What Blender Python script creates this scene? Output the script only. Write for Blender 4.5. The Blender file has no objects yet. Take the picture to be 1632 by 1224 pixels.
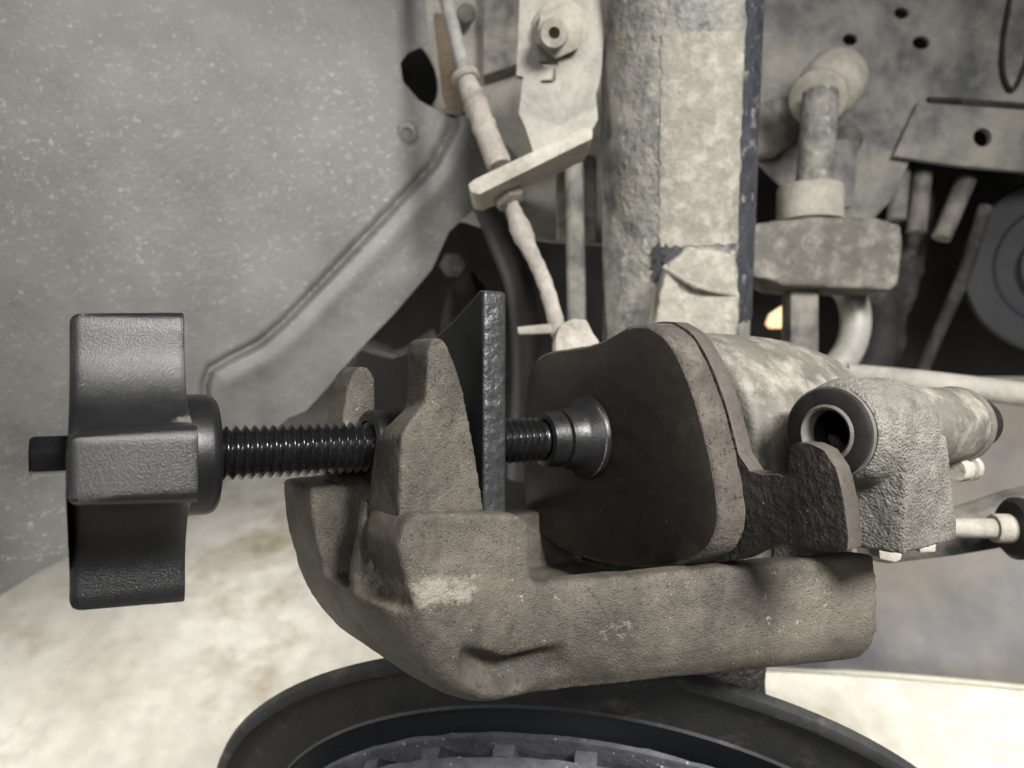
import bpy, bmesh, math, random
from mathutils import Vector, Matrix, noise
random.seed(7)
C = bpy.context.scene.collection
sc = bpy.context.scene
R = math.radians

# ------------------------------------------------------------------ camera, light, exposure
F, CX, CY = 1178.0, 816.0, 612.0            # focal length and centre in photograph pixels
PITCH, H = R(30), 0.55                       # the camera looks down from 0.55 m above the floor
cp, sp = math.cos(PITCH), math.sin(PITCH)
def cw(x, y, z):                             # view frame (right, away, up) -> world
    return Vector((x, y * cp + z * sp, H - y * sp + z * cp))
cam = bpy.data.cameras.new('camera'); camo = bpy.data.objects.new('camera', cam); C.objects.link(camo)
camo.location = (0, 0, H); camo.rotation_euler = (R(90) - PITCH, 0, 0)
cam.sensor_width = 36; cam.lens = 36 * F / 1632; cam.clip_start = 0.005; cam.clip_end = 60
cam.dof.use_dof = True; cam.dof.focus_distance = 0.172; cam.dof.aperture_fstop = 17
sc.camera = camo

wd = bpy.data.worlds.new('World'); sc.world = wd; wd.use_nodes = True
wd.node_tree.nodes['Background'].inputs[0].default_value = (0.86, 0.9, 1.0, 1)
wd.node_tree.nodes['Background'].inputs[1].default_value = 0.03

def area(name, loc, aim, size, power, col, spread=180):
    l = bpy.data.lights.new(name, 'AREA'); o = bpy.data.objects.new(name, l); C.objects.link(o)
    l.shape = 'DISK'; l.size = size; l.energy = power; l.color = col; l.spread = R(spread)
    p, a = cw(*loc), cw(*aim)
    o.location = p; o.rotation_euler = (a - p).to_track_quat('-Z', 'Y').to_euler()
    return o
# hand lamp beside and above the camera, and two unseen fill lights added to brighten the floor
area('work_lamp', (0.25, -0.21, 0.29), (0.07, 0.22, -0.03), 0.17, 1.75, (1.0, 0.98, 0.94), 92)
area('ceiling_lamp', (-0.15, -1.35, 0.55), (0.0, 0.3, -0.1), 0.8, 7.5, (1.0, 0.985, 0.955))
fl = area('floor_fill', (0, 0, 0), (0, 1, 0), 0.3, 2.3, (1.0, 0.975, 0.92), 48)
fl.location = (-1.1, 0.12, 0.5); fl.rotation_euler = (Vector((.02, .47, 0)) - fl.location).to_track_quat('-Z', 'Y').to_euler()
fr = area('floor_fill', (0, 0, 0), (0, 1, 0), 0.3, 1.2, (1.0, 0.975, 0.92), 34)
fr.location = (1.05, 0.12, 0.45); fr.rotation_euler = (Vector((.36, .42, 0)) - fr.location).to_track_quat('-Z', 'Y').to_euler()
sc.view_settings.view_transform = 'Standard'; sc.view_settings.look = 'None'
sc.view_settings.exposure = 0.22; sc.view_settings.gamma = 1

# ------------------------------------------------------------------ frames
TH = R(35.8)
AX = (math.cos(TH), math.sin(TH)); WX = (math.sin(TH), -math.cos(TH))
O = (0.0212, 0.210, -0.0152)
def L(a, w, u):                              # caliper frame in mm: along the screw, across, up
    a, w, u = a * .001, w * .001, u * .001
    return cw(O[0] + a * AX[0] + w * WX[0], O[1] + a * AX[1] + w * WX[1], O[2] + u)
TT = R(29.5)
def T(a, w, u):                              # the tool's own frame: its screw sits a few degrees off square
    a, w, u = a * .001, w * .001, u * .001
    return cw(O[0] + a * math.cos(TT) + w * math.sin(TT), O[1] + a * math.sin(TT) - w * math.cos(TT), O[2] + u)
def at(px, py, d):                           # point of the place at distance d along the view axis
    return cw((px - CX) / F * d, d, -(py - CY) / F * d)

# ------------------------------------------------------------------ materials
def mat(name, c1, c2, scale=200, rough=.6, metal=0, bump=.3, bscale=1500, bdist=.0003, dust=None, dscale=120, bdet=5,
        dthr=.55, dsoft=.1, speck=None, sscale=900, sthr=.16, srand=.7, spec=.5, lump=0, lscale=400, rvar=.12, stretch=None, stain=None, sstretch=None, smask=0, pit=0, pscale=600):
    m = bpy.data.materials.new(name); m.use_nodes = True
    nt = m.node_tree; N = nt.nodes; K = nt.links; bs = N['Principled BSDF']
    tc = N.new('ShaderNodeTexCoord').outputs['Object']
    if stretch:
        mp = N.new('ShaderNodeMapping'); mp.inputs['Scale'].default_value = stretch; K.new(tc, mp.inputs[0]); tcs = mp.outputs[0]
    else: tcs = tc
    def nz(s, d=6, r=.6, v=None):
        n = N.new('ShaderNodeTexNoise'); n.inputs['Scale'].default_value = s; n.inputs['Detail'].default_value = d
        n.inputs['Roughness'].default_value = r; K.new(v or tc, n.inputs['Vector']); return n.outputs['Fac']
    def ramp(f, lo, hi, a=(0, 0, 0, 1), b=(1, 1, 1, 1)):
        r = N.new('ShaderNodeValToRGB'); r.color_ramp.elements[0].position = lo; r.color_ramp.elements[1].position = hi
        r.color_ramp.elements[0].color = a; r.color_ramp.elements[1].color = b; K.new(f, r.inputs[0]); return r.outputs[0]
    def mix(f, a, b, mode='MIX'):
        x = N.new('ShaderNodeMix'); x.data_type = 'RGBA'; x.blend_type = mode
        for s, v in ((x.inputs[0], f), (x.inputs[6], a), (x.inputs[7], b)):
            if hasattr(v, 'links'): K.new(v, s)
            else: s.default_value = v
        return x.outputs[2]
    c4 = lambda c: (c[0], c[1], c[2], 1)
    col = ramp(nz(scale, 8, .65, tcs), .32, .68, c4(c1), c4(c2))
    fine = nz(scale * 9, 4)
    col = mix(.35, col, ramp(fine, .3, .7, (.55, .55, .55, 1), (1.25, 1.25, 1.25, 1)), 'MULTIPLY')
    rgh = None
    if dust:
        f = ramp(nz(dscale, 10, .7), dthr - dsoft, dthr + dsoft); col = mix(f, col, c4(dust))
    if speck:
        v = N.new('ShaderNodeTexVoronoi'); v.inputs['Scale'].default_value = sscale
        if sstretch:
            m2 = N.new('ShaderNodeMapping'); m2.inputs['Scale'].default_value = sstretch; K.new(tc, m2.inputs[0])
            wn = N.new('ShaderNodeTexNoise'); wn.inputs['Scale'].default_value = sscale * 1.5; K.new(tc, wn.inputs['Vector'])
            wa = N.new('ShaderNodeVectorMath'); wa.operation = 'MULTIPLY_ADD'; K.new(wn.outputs['Color'], wa.inputs[0]); wa.inputs[1].default_value = (.006, .006, .006); K.new(m2.outputs[0], wa.inputs[2]); K.new(wa.outputs[0], v.inputs['Vector'])
        else: K.new(tc, v.inputs['Vector'])
        rr = N.new('ShaderNodeSeparateColor'); K.new(v.outputs['Color'], rr.inputs[0])
        pick = ramp(rr.outputs[0], srand, srand + .02)
        sz = N.new('ShaderNodeMath'); sz.operation = 'MULTIPLY'; K.new(rr.outputs[1], sz.inputs[0]); sz.inputs[1].default_value = sthr * 2
        ls = N.new('ShaderNodeMath'); ls.operation = 'LESS_THAN'; K.new(v.outputs['Distance'], ls.inputs[0]); K.new(sz.outputs[0], ls.inputs[1])
        f = N.new('ShaderNodeMath'); f.operation = 'MULTIPLY'; K.new(pick, f.inputs[0]); K.new(ls.outputs[0], f.inputs[1])
        if smask:
            mk = N.new('ShaderNodeMath'); mk.operation = 'MULTIPLY'; K.new(f.outputs[0], mk.inputs[0]); K.new(ramp(nz(smask, 4), .38, .66), mk.inputs[1]); f = mk
        col = mix(f.outputs[0], col, c4(speck))
    pf = None
    if pit:
        v2 = N.new('ShaderNodeTexVoronoi'); v2.inputs['Scale'].default_value = pscale
        w2 = N.new('ShaderNodeTexNoise'); w2.inputs['Scale'].default_value = pscale * .8; K.new(tc, w2.inputs['Vector'])
        x2 = N.new('ShaderNodeVectorMath'); x2.operation = 'MULTIPLY_ADD'; K.new(w2.outputs['Color'], x2.inputs[0]); x2.inputs[1].default_value = (.004, .004, .004); K.new(tc, x2.inputs[2]); K.new(x2.outputs[0], v2.inputs['Vector'])
        s2 = N.new('ShaderNodeSeparateColor'); K.new(v2.outputs['Color'], s2.inputs[0])
        p2 = N.new('ShaderNodeMath'); p2.operation = 'MULTIPLY'; K.new(ramp(s2.outputs[0], .55, .6), p2.inputs[0]); K.new(ramp(v2.outputs['Distance'], .10, .34, (1, 1, 1, 1), (0, 0, 0, 1)), p2.inputs[1])
        pf = p2.outputs[0]; col = mix(pf, col, mix(1.0, col, (1 - pit, 1 - pit, 1 - pit, 1), 'MULTIPLY'))
    if stain:
        at_ = N.new('ShaderNodeAttribute'); at_.attribute_name = 'stain'
        ad = N.new('ShaderNodeMath'); ad.operation = 'MULTIPLY_ADD'; K.new(nz(520, 6, .75), ad.inputs[0]); ad.inputs[1].default_value = 1.6; ad.inputs[2].default_value = -1.3
        a2 = N.new('ShaderNodeMath'); a2.operation = 'ADD'; K.new(at_.outputs['Fac'], a2.inputs[0]); K.new(ad.outputs[0], a2.inputs[1])
        f = ramp(a2.outputs[0], .12, .5); col = mix(f, col, mix(fine, c4([x * .75 for x in stain]), c4([x * 1.15 for x in stain])))
    K.new(col, bs.inputs['Base Color'])
    mr = N.new('ShaderNodeMapRange'); mr.inputs[3].default_value = max(.05, rough - rvar); mr.inputs[4].default_value = min(1, rough + rvar)
    K.new(nz(scale * 2), mr.inputs[0]); K.new(mr.outputs[0], bs.inputs['Roughness'])
    bs.inputs['Metallic'].default_value = metal; bs.inputs['Specular IOR Level'].default_value = spec
    h = nz(bscale, bdet)
    if lump:
        hl = N.new('ShaderNodeMath'); hl.operation = 'MULTIPLY_ADD'; K.new(nz(lscale, 3), hl.inputs[0]); hl.inputs[1].default_value = lump; K.new(h, hl.inputs[2]); h = hl.outputs[0]
    if pf:
        hp_ = N.new('ShaderNodeMath'); hp_.operation = 'MULTIPLY_ADD'; K.new(pf, hp_.inputs[0]); hp_.inputs[1].default_value = -.9; K.new(h, hp_.inputs[2]); h = hp_.outputs[0]
    b = N.new('ShaderNodeBump'); b.inputs['Strength'].default_value = bump; b.inputs['Distance'].default_value = bdist
    K.new(h, b.inputs['Height']); K.new(b.outputs[0], bs.inputs['Normal'])
    return m

M = {}
M['iron'] = mat('cast_iron', (.036, .031, .025), (.102, .089, .071), 26, .58, .0, .7, 2300, .0007, dust=(.150, .133, .106), dscale=34, dthr=.55, dsoft=.10, speck=(.38, .36, .31), sscale=700, sthr=.18, srand=.86, spec=.55, bdet=5, lump=.4, lscale=900, stain=(.30, .275, .23), pit=.45, pscale=1250, sstretch=(1, 1, 1), smask=45)
M['iron_rough'] = mat('rough_cast_iron', (.115, .107, .094), (.22, .207, .184), 120, .62, .05, 1.0, 1600, .0009, dust=(.31, .295, .26), dscale=110, dthr=.55, dsoft=.14, speck=(.5, .48, .44), sscale=1500, sthr=.16, srand=.88, bdet=4, lump=.8, lscale=800, spec=.45)
M['housing'] = mat('grey_cast_iron', (.09, .085, .072), (.165, .155, .132), 70, .65, 0, .55, 900, .0006, dust=(.32, .30, .255), dscale=90, dthr=.57, dsoft=.1)
M['plastic'] = mat('black_grained_plastic', (.010, .010, .011), (.016, .016, .017), 120, .33, 0, .8, 3200, .00019, spec=1.0, rvar=.06, bdet=4, dust=(.034, .032, .030), dscale=60, dthr=.68, dsoft=.1, stain=(.22, .21, .19))
M['plastic_smooth'] = mat('black_smooth_plastic', (.010, .010, .011), (.014, .014, .015), 120, .38, 0, .25, 1300, .0002, spec=.5, rvar=.05)
M['steel_black'] = mat('black_oxide_steel', (.010, .010, .011), (.018, .018, .019), 200, .27, .3, .12, 1200, .0001, spec=.6, rvar=.08)
M['paint'] = mat('black_lumpy_paint', (.030, .031, .034), (.042, .043, .046), 150, .42, .2, .6, 210, .0016, spec=.55, rvar=.04, bdet=1.5, lump=.5, lscale=480)
M['paint_flat'] = mat('black_flat_paint', (.008, .008, .009), (.012, .012, .013), 150, .4, 0, .2, 900, .0002, spec=.4, speck=(.4, .38, .34), sscale=260, sthr=.05, srand=.86)
M['cup'] = mat('black_cup', (.016, .016, .017), (.026, .026, .027), 200, .38, .4, .4, 700, .0003, spec=.55)
M['dusttan'] = mat('tan_dust', (.13, .10, .065), (.21, .165, .11), 400, .9, 0, .4, 1500, .0003)
M['pad'] = mat('worn_friction', (.014, .0125, .0105), (.024, .021, .0175), 40, .42, 0, .25, 600, .0003, speck=(.10, .09, .075), sscale=420, sthr=.08, srand=.84, spec=.45, dust=(.045, .036, .028), dscale=28, dthr=.60, dsoft=.1, stretch=(1, 1, 3))
M['padside'] = mat('friction_edge', (.048, .040, .033), (.085, .072, .059), 110, .85, 0, .8, 800, .0007, dust=(.115, .10, .083), dscale=120, dthr=.58, lump=1, lscale=300, pit=.2, pscale=900)
M['plateedge'] = mat('backing_plate_edge', (.056, .047, .039), (.082, .069, .058), 100, .7, 0, .45, 800, .0004, dust=(.105, .09, .077), dscale=90, dthr=.6, pit=.15, pscale=700)
M['plateface'] = mat('backing_plate_face', (.022, .020, .018), (.040, .036, .032), 160, .42, .1, .8, 600, .0008, speck=(.16, .15, .13), sscale=900, sthr=.14, srand=.86, lump=1.2, lscale=380)
M['rubber'] = mat('dark_rubber', (.014, .0135, .013), (.026, .024, .022), 150, .6, 0, .3, 1200, .0002, spec=.35)
M['greyrim'] = mat('grey_rim', (.12, .112, .10), (.19, .178, .16), 300, .55, .1, .3, 900, .0002)
M['dusty'] = mat('beige_dusty_metal', (.30, .28, .24), (.45, .42, .36), 50, .9, 0, .5, 500, .0008, dust=(.52, .49, .425), dscale=70, dthr=.57, dsoft=.13)
M['dusty_pink'] = mat('pinkish_dusty_metal', (.22, .20, .18), (.40, .365, .325), 70, .85, 0, .6, 500, .001, dust=(.46, .42, .37), dscale=90, dthr=.58, dsoft=.12)
M['dusty_grey'] = mat('greyish_dusty_metal', (.28, .27, .245), (.40, .38, .335), 40, .85, 0, .4, 500, .0007, dust=(.50, .475, .415), dscale=50, dthr=.58, dsoft=.16)
M['dusty_dark'] = mat('dusty_grey_metal', (.075, .073, .07), (.16, .153, .14), 45, .75, 0, .5, 350, .001, dust=(.30, .28, .24), dscale=45, dthr=.54, dsoft=.13)
M['apron'] = mat('dusty_apron_paint', (.095, .098, .104), (.21, .206, .196), 22, .7, 0, .45, 300, .001, dust=(.37, .35, .305), dscale=26, dthr=.53, dsoft=.13)
M['strut'] = mat('dusty_blue_paint', (.050, .058, .074), (.17, .173, .172), 40, .6, 0, .9, 300, .0014, dust=(.30, .286, .25), dscale=85, dthr=.46, dsoft=.12, lump=1.5, lscale=180, speck=(.40, .385, .345), sscale=260, sthr=.2, srand=.72, sstretch=(1, 1, .5))
M['bluepaint'] = mat('scratched_blue_paint', (.030, .034, .044), (.075, .080, .092), 60, .5, 0, .8, 300, .0012, dust=(.27, .265, .25), dscale=150, dthr=.60, dsoft=.05, lump=1.2, lscale=200)
M['label'] = mat('mud_covered_label', (.23, .215, .182), (.345, .325, .278), 90, .9, 0, .8, 260, .0014, dust=(.45, .42, .365), dscale=130, dthr=.57, dsoft=.1)
M['liner'] = mat('grey_liner_plastic', (.092, .093, .087), (.175, .174, .163), 6, .48, 0, .3, 500, .0006, dust=(.25, .247, .226), dscale=11, dthr=.55, dsoft=.2, speck=(.50, .485, .44), sscale=560, sthr=.25, srand=.60, sstretch=(.6, 1.0, 1.2), smask=6)
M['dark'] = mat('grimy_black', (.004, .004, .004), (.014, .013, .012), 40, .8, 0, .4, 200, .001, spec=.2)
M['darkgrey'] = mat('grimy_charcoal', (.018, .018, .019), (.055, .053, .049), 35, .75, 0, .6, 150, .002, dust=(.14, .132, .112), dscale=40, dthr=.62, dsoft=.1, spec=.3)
M['pulley'] = mat('blue_black_rubber', (.035, .037, .043), (.055, .057, .064), 30, .6, 0, .1, 300, .0005)
M['bluegrey'] = mat('stained_grey_sheet', (.155, .165, .18), (.195, .175, .15), 7, .6, 0, .15, 200, .0006, dust=(.25, .21, .168), dscale=8, dthr=.56, dsoft=.16)
M['pale'] = mat('pale_lip', (.62, .61, .50), (.70, .69, .58), 60, .6, 0, .1, 300, .0003)
M['floor'] = mat('pale_concrete', (.33, .305, .255), (.60, .585, .54), 5, .45, 0, .2, 60, .002, dust=(.27, .23, .165), dscale=6, dthr=.59, dsoft=.07)
M['shield'] = mat('grey_backing_shield', (.028, .029, .031), (.050, .050, .049), 60, .75, 0, .3, 500, .0005, dust=(.12, .114, .10), dscale=70, dthr=.66, dsoft=.1, spec=.35)
M['shield_in'] = mat('dark_blue_steel', (.062, .070, .092), (.075, .083, .105), 40, .45, .2, .1, 400, .0003)
M['rotor'] = mat('dark_rotor_iron', (.055, .056, .068), (.12, .12, .13), 120, .7, .1, .7, 500, .0008, speck=(.30, .29, .30), sscale=700, sthr=.18, srand=.8)
M['white'] = mat('pale_steel', (.50, .48, .43), (.66, .64, .60), 40, .45, .2, .2, 300, .0004)
M['braid'] = mat('grey_hose', (.24, .245, .25), (.36, .36, .35), 120, .7, 0, .6, 700, .0008, dust=(.42, .38, .31), dscale=120, dthr=.58)
glowm = bpy.data.materials.new('lit_gap'); glowm.use_nodes = True
b = glowm.node_tree.nodes['Principled BSDF']; b.inputs['Base Color'].default_value = (.8, .55, .3, 1)
b.inputs['Emission Color'].default_value = (1, .66, .36, 1); b.inputs['Emission Strength'].default_value = .85  # emission stands in for the light beyond the gap
M['litgap'] = glowm

# ------------------------------------------------------------------ object helpers
def origin(o):
    v = Vector((0, 0, 0))
    while o: v += o.location; o = o.parent
    return v
def tag(o, label=None, cat=None, group=None, kind=None):
    if label: o['label'] = label
    if cat: o['category'] = cat
    if group: o['group'] = group
    if kind: o['kind'] = kind
    return o
def thing(name, loc, label, cat, group=None):
    o = bpy.data.objects.new(name, None); C.objects.link(o); o.location = loc; o.empty_display_size = .01
    return tag(o, label, cat, group)
def link(name, me, m, parent=None, smooth=40, org=None):
    """mesh data in world coordinates -> object whose origin sits at its parent (or at org)"""
    o = bpy.data.objects.new(name, me); C.objects.link(o)
    if parent: o.parent = parent; off = origin(parent)
    else:
        off = org if org is not None else Vector((0, 0, 0)); o.location = off
    me.transform(Matrix.Translation(-off))
    ms = m if isinstance(m, (list, tuple)) else [m]
    if len(me.materials) == 0:
        for k in ms: me.materials.append(M[k])
    for p in me.polygons: p.use_smooth = True
    if smooth < 180: me.set_sharp_from_angle(angle=R(smooth))
    return o
def bm_mesh(bm, name='m'):
    bmesh.ops.recalc_face_normals(bm, faces=bm.faces)
    me = bpy.data.meshes.new(name); bm.to_mesh(me); bm.free(); return me
def bevel(bm, w, seg=2, ang=25):
    bm.normal_update()
    es = [e for e in bm.edges if len(e.link_faces) == 2 and e.calc_face_angle(0) > R(ang)]
    if es: bmesh.ops.bevel(bm, geom=es, offset=w, segments=seg, affect='EDGES', profile=.6, clamp_overlap=True)
def prism(fn, poly, c0, c1, bm=None):
    """poly: 2-D points; fn(p, c) -> world point at c0 and c1"""
    bm = bm or bmesh.new()
    a = [bm.verts.new(fn(p, c0)) for p in poly]; b = [bm.verts.new(fn(p, c1)) for p in poly]
    n = len(poly)
    bm.faces.new(a); bm.faces.new(b[::-1])
    for i in range(n): bm.faces.new((a[i], b[i], b[(i + 1) % n], a[(i + 1) % n]))
    return bm
def hull(pts, bm=None):
    t = bmesh.new()
    for p in pts: t.verts.new(p)
    r = bmesh.ops.convex_hull(t, input=t.verts)
    bmesh.ops.delete(t, geom=[v for v in t.verts if not v.link_faces], context='VERTS')
    if bm is None: return t
    me = bpy.data.meshes.new('t'); t.to_mesh(me); t.free(); bm.from_mesh(me); bpy.data.meshes.remove(me); return bm
def basis(d):
    d = d.normalized(); h = Vector((0, 0, 1)) if abs(d.z) < .9 else Vector((1, 0, 0))
    x = d.cross(h).normalized(); return x, d.cross(x)
def lathe(p0, d, prof, n=48, bm=None, caps=True):
    """revolve prof [(t mm along d, r mm)] about the axis p0 + t*d"""
    bm = bm or bmesh.new(); d = d.normalized(); x, y = basis(d); rings = []
    for t, r in prof:
        rings.append([bm.verts.new(p0 + d * t * .001 + (x * math.cos(2 * math.pi * k / n) + y * math.sin(2 * math.pi * k / n)) * max(r, .02) * .001) for k in range(n)])
    for A_, B_ in zip(rings, rings[1:]):
        for k in range(n): bm.faces.new((A_[k], A_[(k + 1) % n], B_[(k + 1) % n], B_[k]))
    if caps: bm.faces.new(rings[0][::-1]); bm.faces.new(rings[-1])
    return bm
def spline(pts, n):
    out = []; P = [pts[0]] + list(pts) + [pts[-1]]
    for i in range(1, len(P) - 2):
        for k in range(n):
            t = k / n; a, b, c, d = P[i - 1], P[i], P[i + 1], P[i + 2]
            out.append(.5 * ((2 * b) + (c - a) * t + (2 * a - 5 * b + 4 * c - d) * t * t + (3 * b - a - 3 * c + d) * t ** 3))
    out.append(pts[-1]); return out
def tube(pts, r, n=14, steps=8, bm=None, rfn=None):
    bm = bm or bmesh.new(); P = spline([Vector(p) for p in pts], steps) if len(pts) > 2 else [Vector(pts[0]).lerp(Vector(pts[1]), i / 12) for i in range(13)]
    rings = []; x = None
    for i, p in enumerate(P):
        d = (P[min(i + 1, len(P) - 1)] - P[max(i - 1, 0)]).normalized()
        if x is None: x, y = basis(d)
        x = (x - d * x.dot(d)).normalized(); y = d.cross(x)
        rr = r if rfn is None else r * rfn(i / (len(P) - 1))
        rings.append([bm.verts.new(p + (x * math.cos(2 * math.pi * k / n) + y * math.sin(2 * math.pi * k / n)) * rr) for k in range(n)])
    for A_, B_ in zip(rings, rings[1:]):
        for k in range(n): bm.faces.new((A_[k], A_[(k + 1) % n], B_[(k + 1) % n], B_[k]))
    bm.faces.new(rings[0][::-1]); bm.faces.new(rings[-1]); return bm
def evald(o):
    dg = bpy.context.evaluated_depsgraph_get(); me = bpy.data.meshes.new_from_object(o.evaluated_get(dg))
    old = o.data; bpy.data.objects.remove(o); bpy.data.meshes.remove(old); return me
def fuse(bm, vox, smooth_it=6, fac=.5):
    """weld overlapping solids into one continuous casting"""
    me = bm_mesh(bm); o = bpy.data.objects.new('t', me); C.objects.link(o)
    m = o.modifiers.new('r', 'REMESH'); m.mode = 'VOXEL'; m.voxel_size = vox; m.use_smooth_shade = True
    s = o.modifiers.new('s', 'SMOOTH'); s.iterations = smooth_it; s.factor = fac
    bpy.context.view_layer.update(); return evald(o)
def rough_up(me, amp, scale, amp2=0, scale2=1):
    me.update()
    nn = [v.normal.copy() for v in me.vertices]
    for v, n in zip(me.vertices, nn):
        d = amp * noise.noise(v.co * scale)
        if amp2: d += amp2 * noise.noise(v.co * scale2)
        v.co += n * d
    me.update()
def plate2d(fn, outer, holes, c0, c1, name='m'):
    """flat plate with real holes: outline in 2-D, fn maps (p, c) to the world"""
    cu = bpy.data.curves.new('c', 'CURVE'); cu.dimensions = '2D'; cu.fill_mode = 'BOTH'
    for pts in [outer] + holes:
        s = cu.splines.new('POLY'); s.points.add(len(pts) - 1); s.use_cyclic_u = True
        for q, p in zip(s.points, pts): q.co = (p[0], p[1], 0, 1)
    cu.extrude = .5
    o = bpy.data.objects.new('t', cu); C.objects.link(o); bpy.context.view_layer.update()
    dg = bpy.context.evaluated_depsgraph_get(); me = bpy.data.meshes.new_from_object(o.evaluated_get(dg))
    bpy.data.objects.remove(o); bpy.data.curves.remove(cu); me.materials.clear()
    for v in me.vertices: v.co = fn((v.co.x, v.co.y), c0 if v.co.z < 0 else c1)
    bm = bmesh.new(); bm.from_mesh(me); bmesh.ops.remove_doubles(bm, verts=bm.verts, dist=1e-6); bmesh.ops.recalc_face_normals(bm, faces=bm.faces); bm.to_mesh(me); bm.free()
    return me
def ell(cx, cy, rx, ry, n=20, rot=0):
    return [(cx + rx * math.cos(t) * math.cos(rot) - ry * math.sin(t) * math.sin(rot), cy + rx * math.cos(t) * math.sin(rot) + ry * math.sin(t) * math.cos(rot)) for t in [2 * math.pi * k / n for k in range(n)]]
def px(poly, d0, d1, bev=.0, seg=2, bm=None):
    """a slab whose front outline is poly (given in picture points) standing at distance d0, thick d1-d0; sides run parallel"""
    sgn = [((p[0] - CX) / F * d0, -(p[1] - CY) / F * d0) for p in poly]
    b = prism(lambda p, c: cw(p[0], c, p[1]), sgn, d0, d1, bm)
    if bev: bevel(b, bev, seg)
    return b
A_dir = L(1000, 0, 0) - L(0, 0, 0); W_dir = L(0, 1000, 0) - L(0, 0, 0); U_dir = L(0, 0, 1000) - L(0, 0, 0)
au = lambda w0: (lambda p, c: L(p[0], c, p[1]))
def AU(poly, w0, w1, bm=None): return prism(lambda p, c: L(p[0], c, p[1]), poly, w0, w1, bm)
def WU(poly, a0, a1, bm=None): return prism(lambda p, c: L(c, p[0], p[1]), poly, a0, a1, bm)
def AW(poly, u0, u1, bm=None): return prism(lambda p, c: L(p[0], p[1], c), poly, u0, u1, bm)

# ================================================================== THE SETTING
bm = bmesh.new(); n = 40
g = [[bm.verts.new((-4 + 8 * i / n, -3 + 9 * j / n, 0)) for i in range(n + 1)] for j in range(n + 1)]
for j in range(n):
    for i in range(n): bm.faces.new((g[j][i], g[j][i + 1], g[j + 1][i + 1], g[j + 1][i]))
tag(link('floor', bm_mesh(bm), 'floor'), 'pale stained concrete workshop floor under the car', None, kind='structure')

# wheel arch liner: one curved moulded sheet with a pressed bead and flange
XR = [(-120, 676), (0, 678), (68, 684), (76, 668), (84, 650), (100, 638), (130, 642), (160, 668), (178, 700), (186, 742), (205, 775), (235, 812), (262, 835), (300, 800), (340, 748), (370, 715),
      (430, 688), (500, 628), (560, 570), (620, 520), (655, 487), (666, 460), (700, 420), (770, 345), (830, 245), (886, 112), (915, 55), (950, 0), (1000, -90), (1010, -110)]
def xr(y):
    for (y0, x0), (y1, x1) in zip(XR, XR[1:]):
        if y0 <= y <= y1: return x0 + (x1 - x0) * (y - y0) / (y1 - y0)
    return XR[-1][1]
BEAD = [(745, -240), (722, 200), (690, 262), (560, 400), (455, 510), (415, 545), (362, 572), (335, 588), (326, 612), (328, 660), (332, 760)]
def seg_d(x, y, poly):
    best = 1e9; side = 1
    for (x0, y0), (x1, y1) in zip(poly, poly[1:]):
        dx, dy = x1 - x0, y1 - y0; t = max(0, min(1, ((x - x0) * dx + (y - y0) * dy) / (dx * dx + dy * dy)))
        d = math.hypot(x - x0 - t * dx, y - y0 - t * dy)
        if d < best: best = d; side = 1 if (dx * (y - y0) - dy * (x - x0)) < 0 else -1
    return best, side
def liner_d(x, y):
    s = max(0, min(1, (x + 200) / 1000)); d = .30 + .13 * s ** 1.3 + .00003 * (y - 400)
    q, side = seg_d(x, y, BEAD)
    step = .5 + .5 * math.tanh(side * q / 8)
    d -= .0022 * step; d += .0042 * math.exp(-(q / 6) ** 2)
    d -= .0010 * math.exp(-((q - 34) / 16) ** 2) * (side > 0)
    return d
bm = bmesh.new(); rows = []; NX = 270
for j in range(390):
    y = -110 + j * (1118 / 389); x1 = xr(y); x0 = -130
    rows.append([bm.verts.new(at(x0 + (x1 - x0) * i / NX, y, liner_d(x0 + (x1 - x0) * i / NX, y))) for i in range(NX + 1)])
for r0, r1 in zip(rows, rows[1:]):
    for i in range(NX): bm.faces.new((r0[i], r0[i + 1], r1[i + 1], r1[i]))
me = bm_mesh(bm); o = bpy.data.objects.new('t', me); C.objects.link(o)
s = o.modifiers.new('s', 'SOLIDIFY'); s.thickness = .003; s.offset = 1 if me.polygons[0].normal.dot(Vector((0, 1, 0))) > 0 else -1
bpy.context.view_layer.update(); me = evald(o)
base = at(300, 700, .36)
lin = thing('wheel_arch_liner', base, 'large grey speckled plastic wheel arch liner filling the upper left', 'liner')
link('liner_sheet', me, 'liner', lin, smooth=60)
# dimple boss near the liner's slot
link('clip_boss', bm_mesh(lathe(at(648, 212, liner_d(648, 212)), -(at(648, 212, .4) - at(648, 212, .3)), [(-3, 6.5), (1.2, 6), (2, 5), (2, 2.6), (.8, 2.2), (.8, 0)], 24)), 'liner', lin)

# dark engine bay behind everything
tag(link('engine_bay_wall', bm_mesh(px([(470, -400), (2300, -400), (2300, 640), (1400, 900), (720, 900), (620, 700), (540, 640)], .66, .68)), 'dark'), 'dark grimy wall at the back of the engine bay', None, kind='structure')

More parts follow.
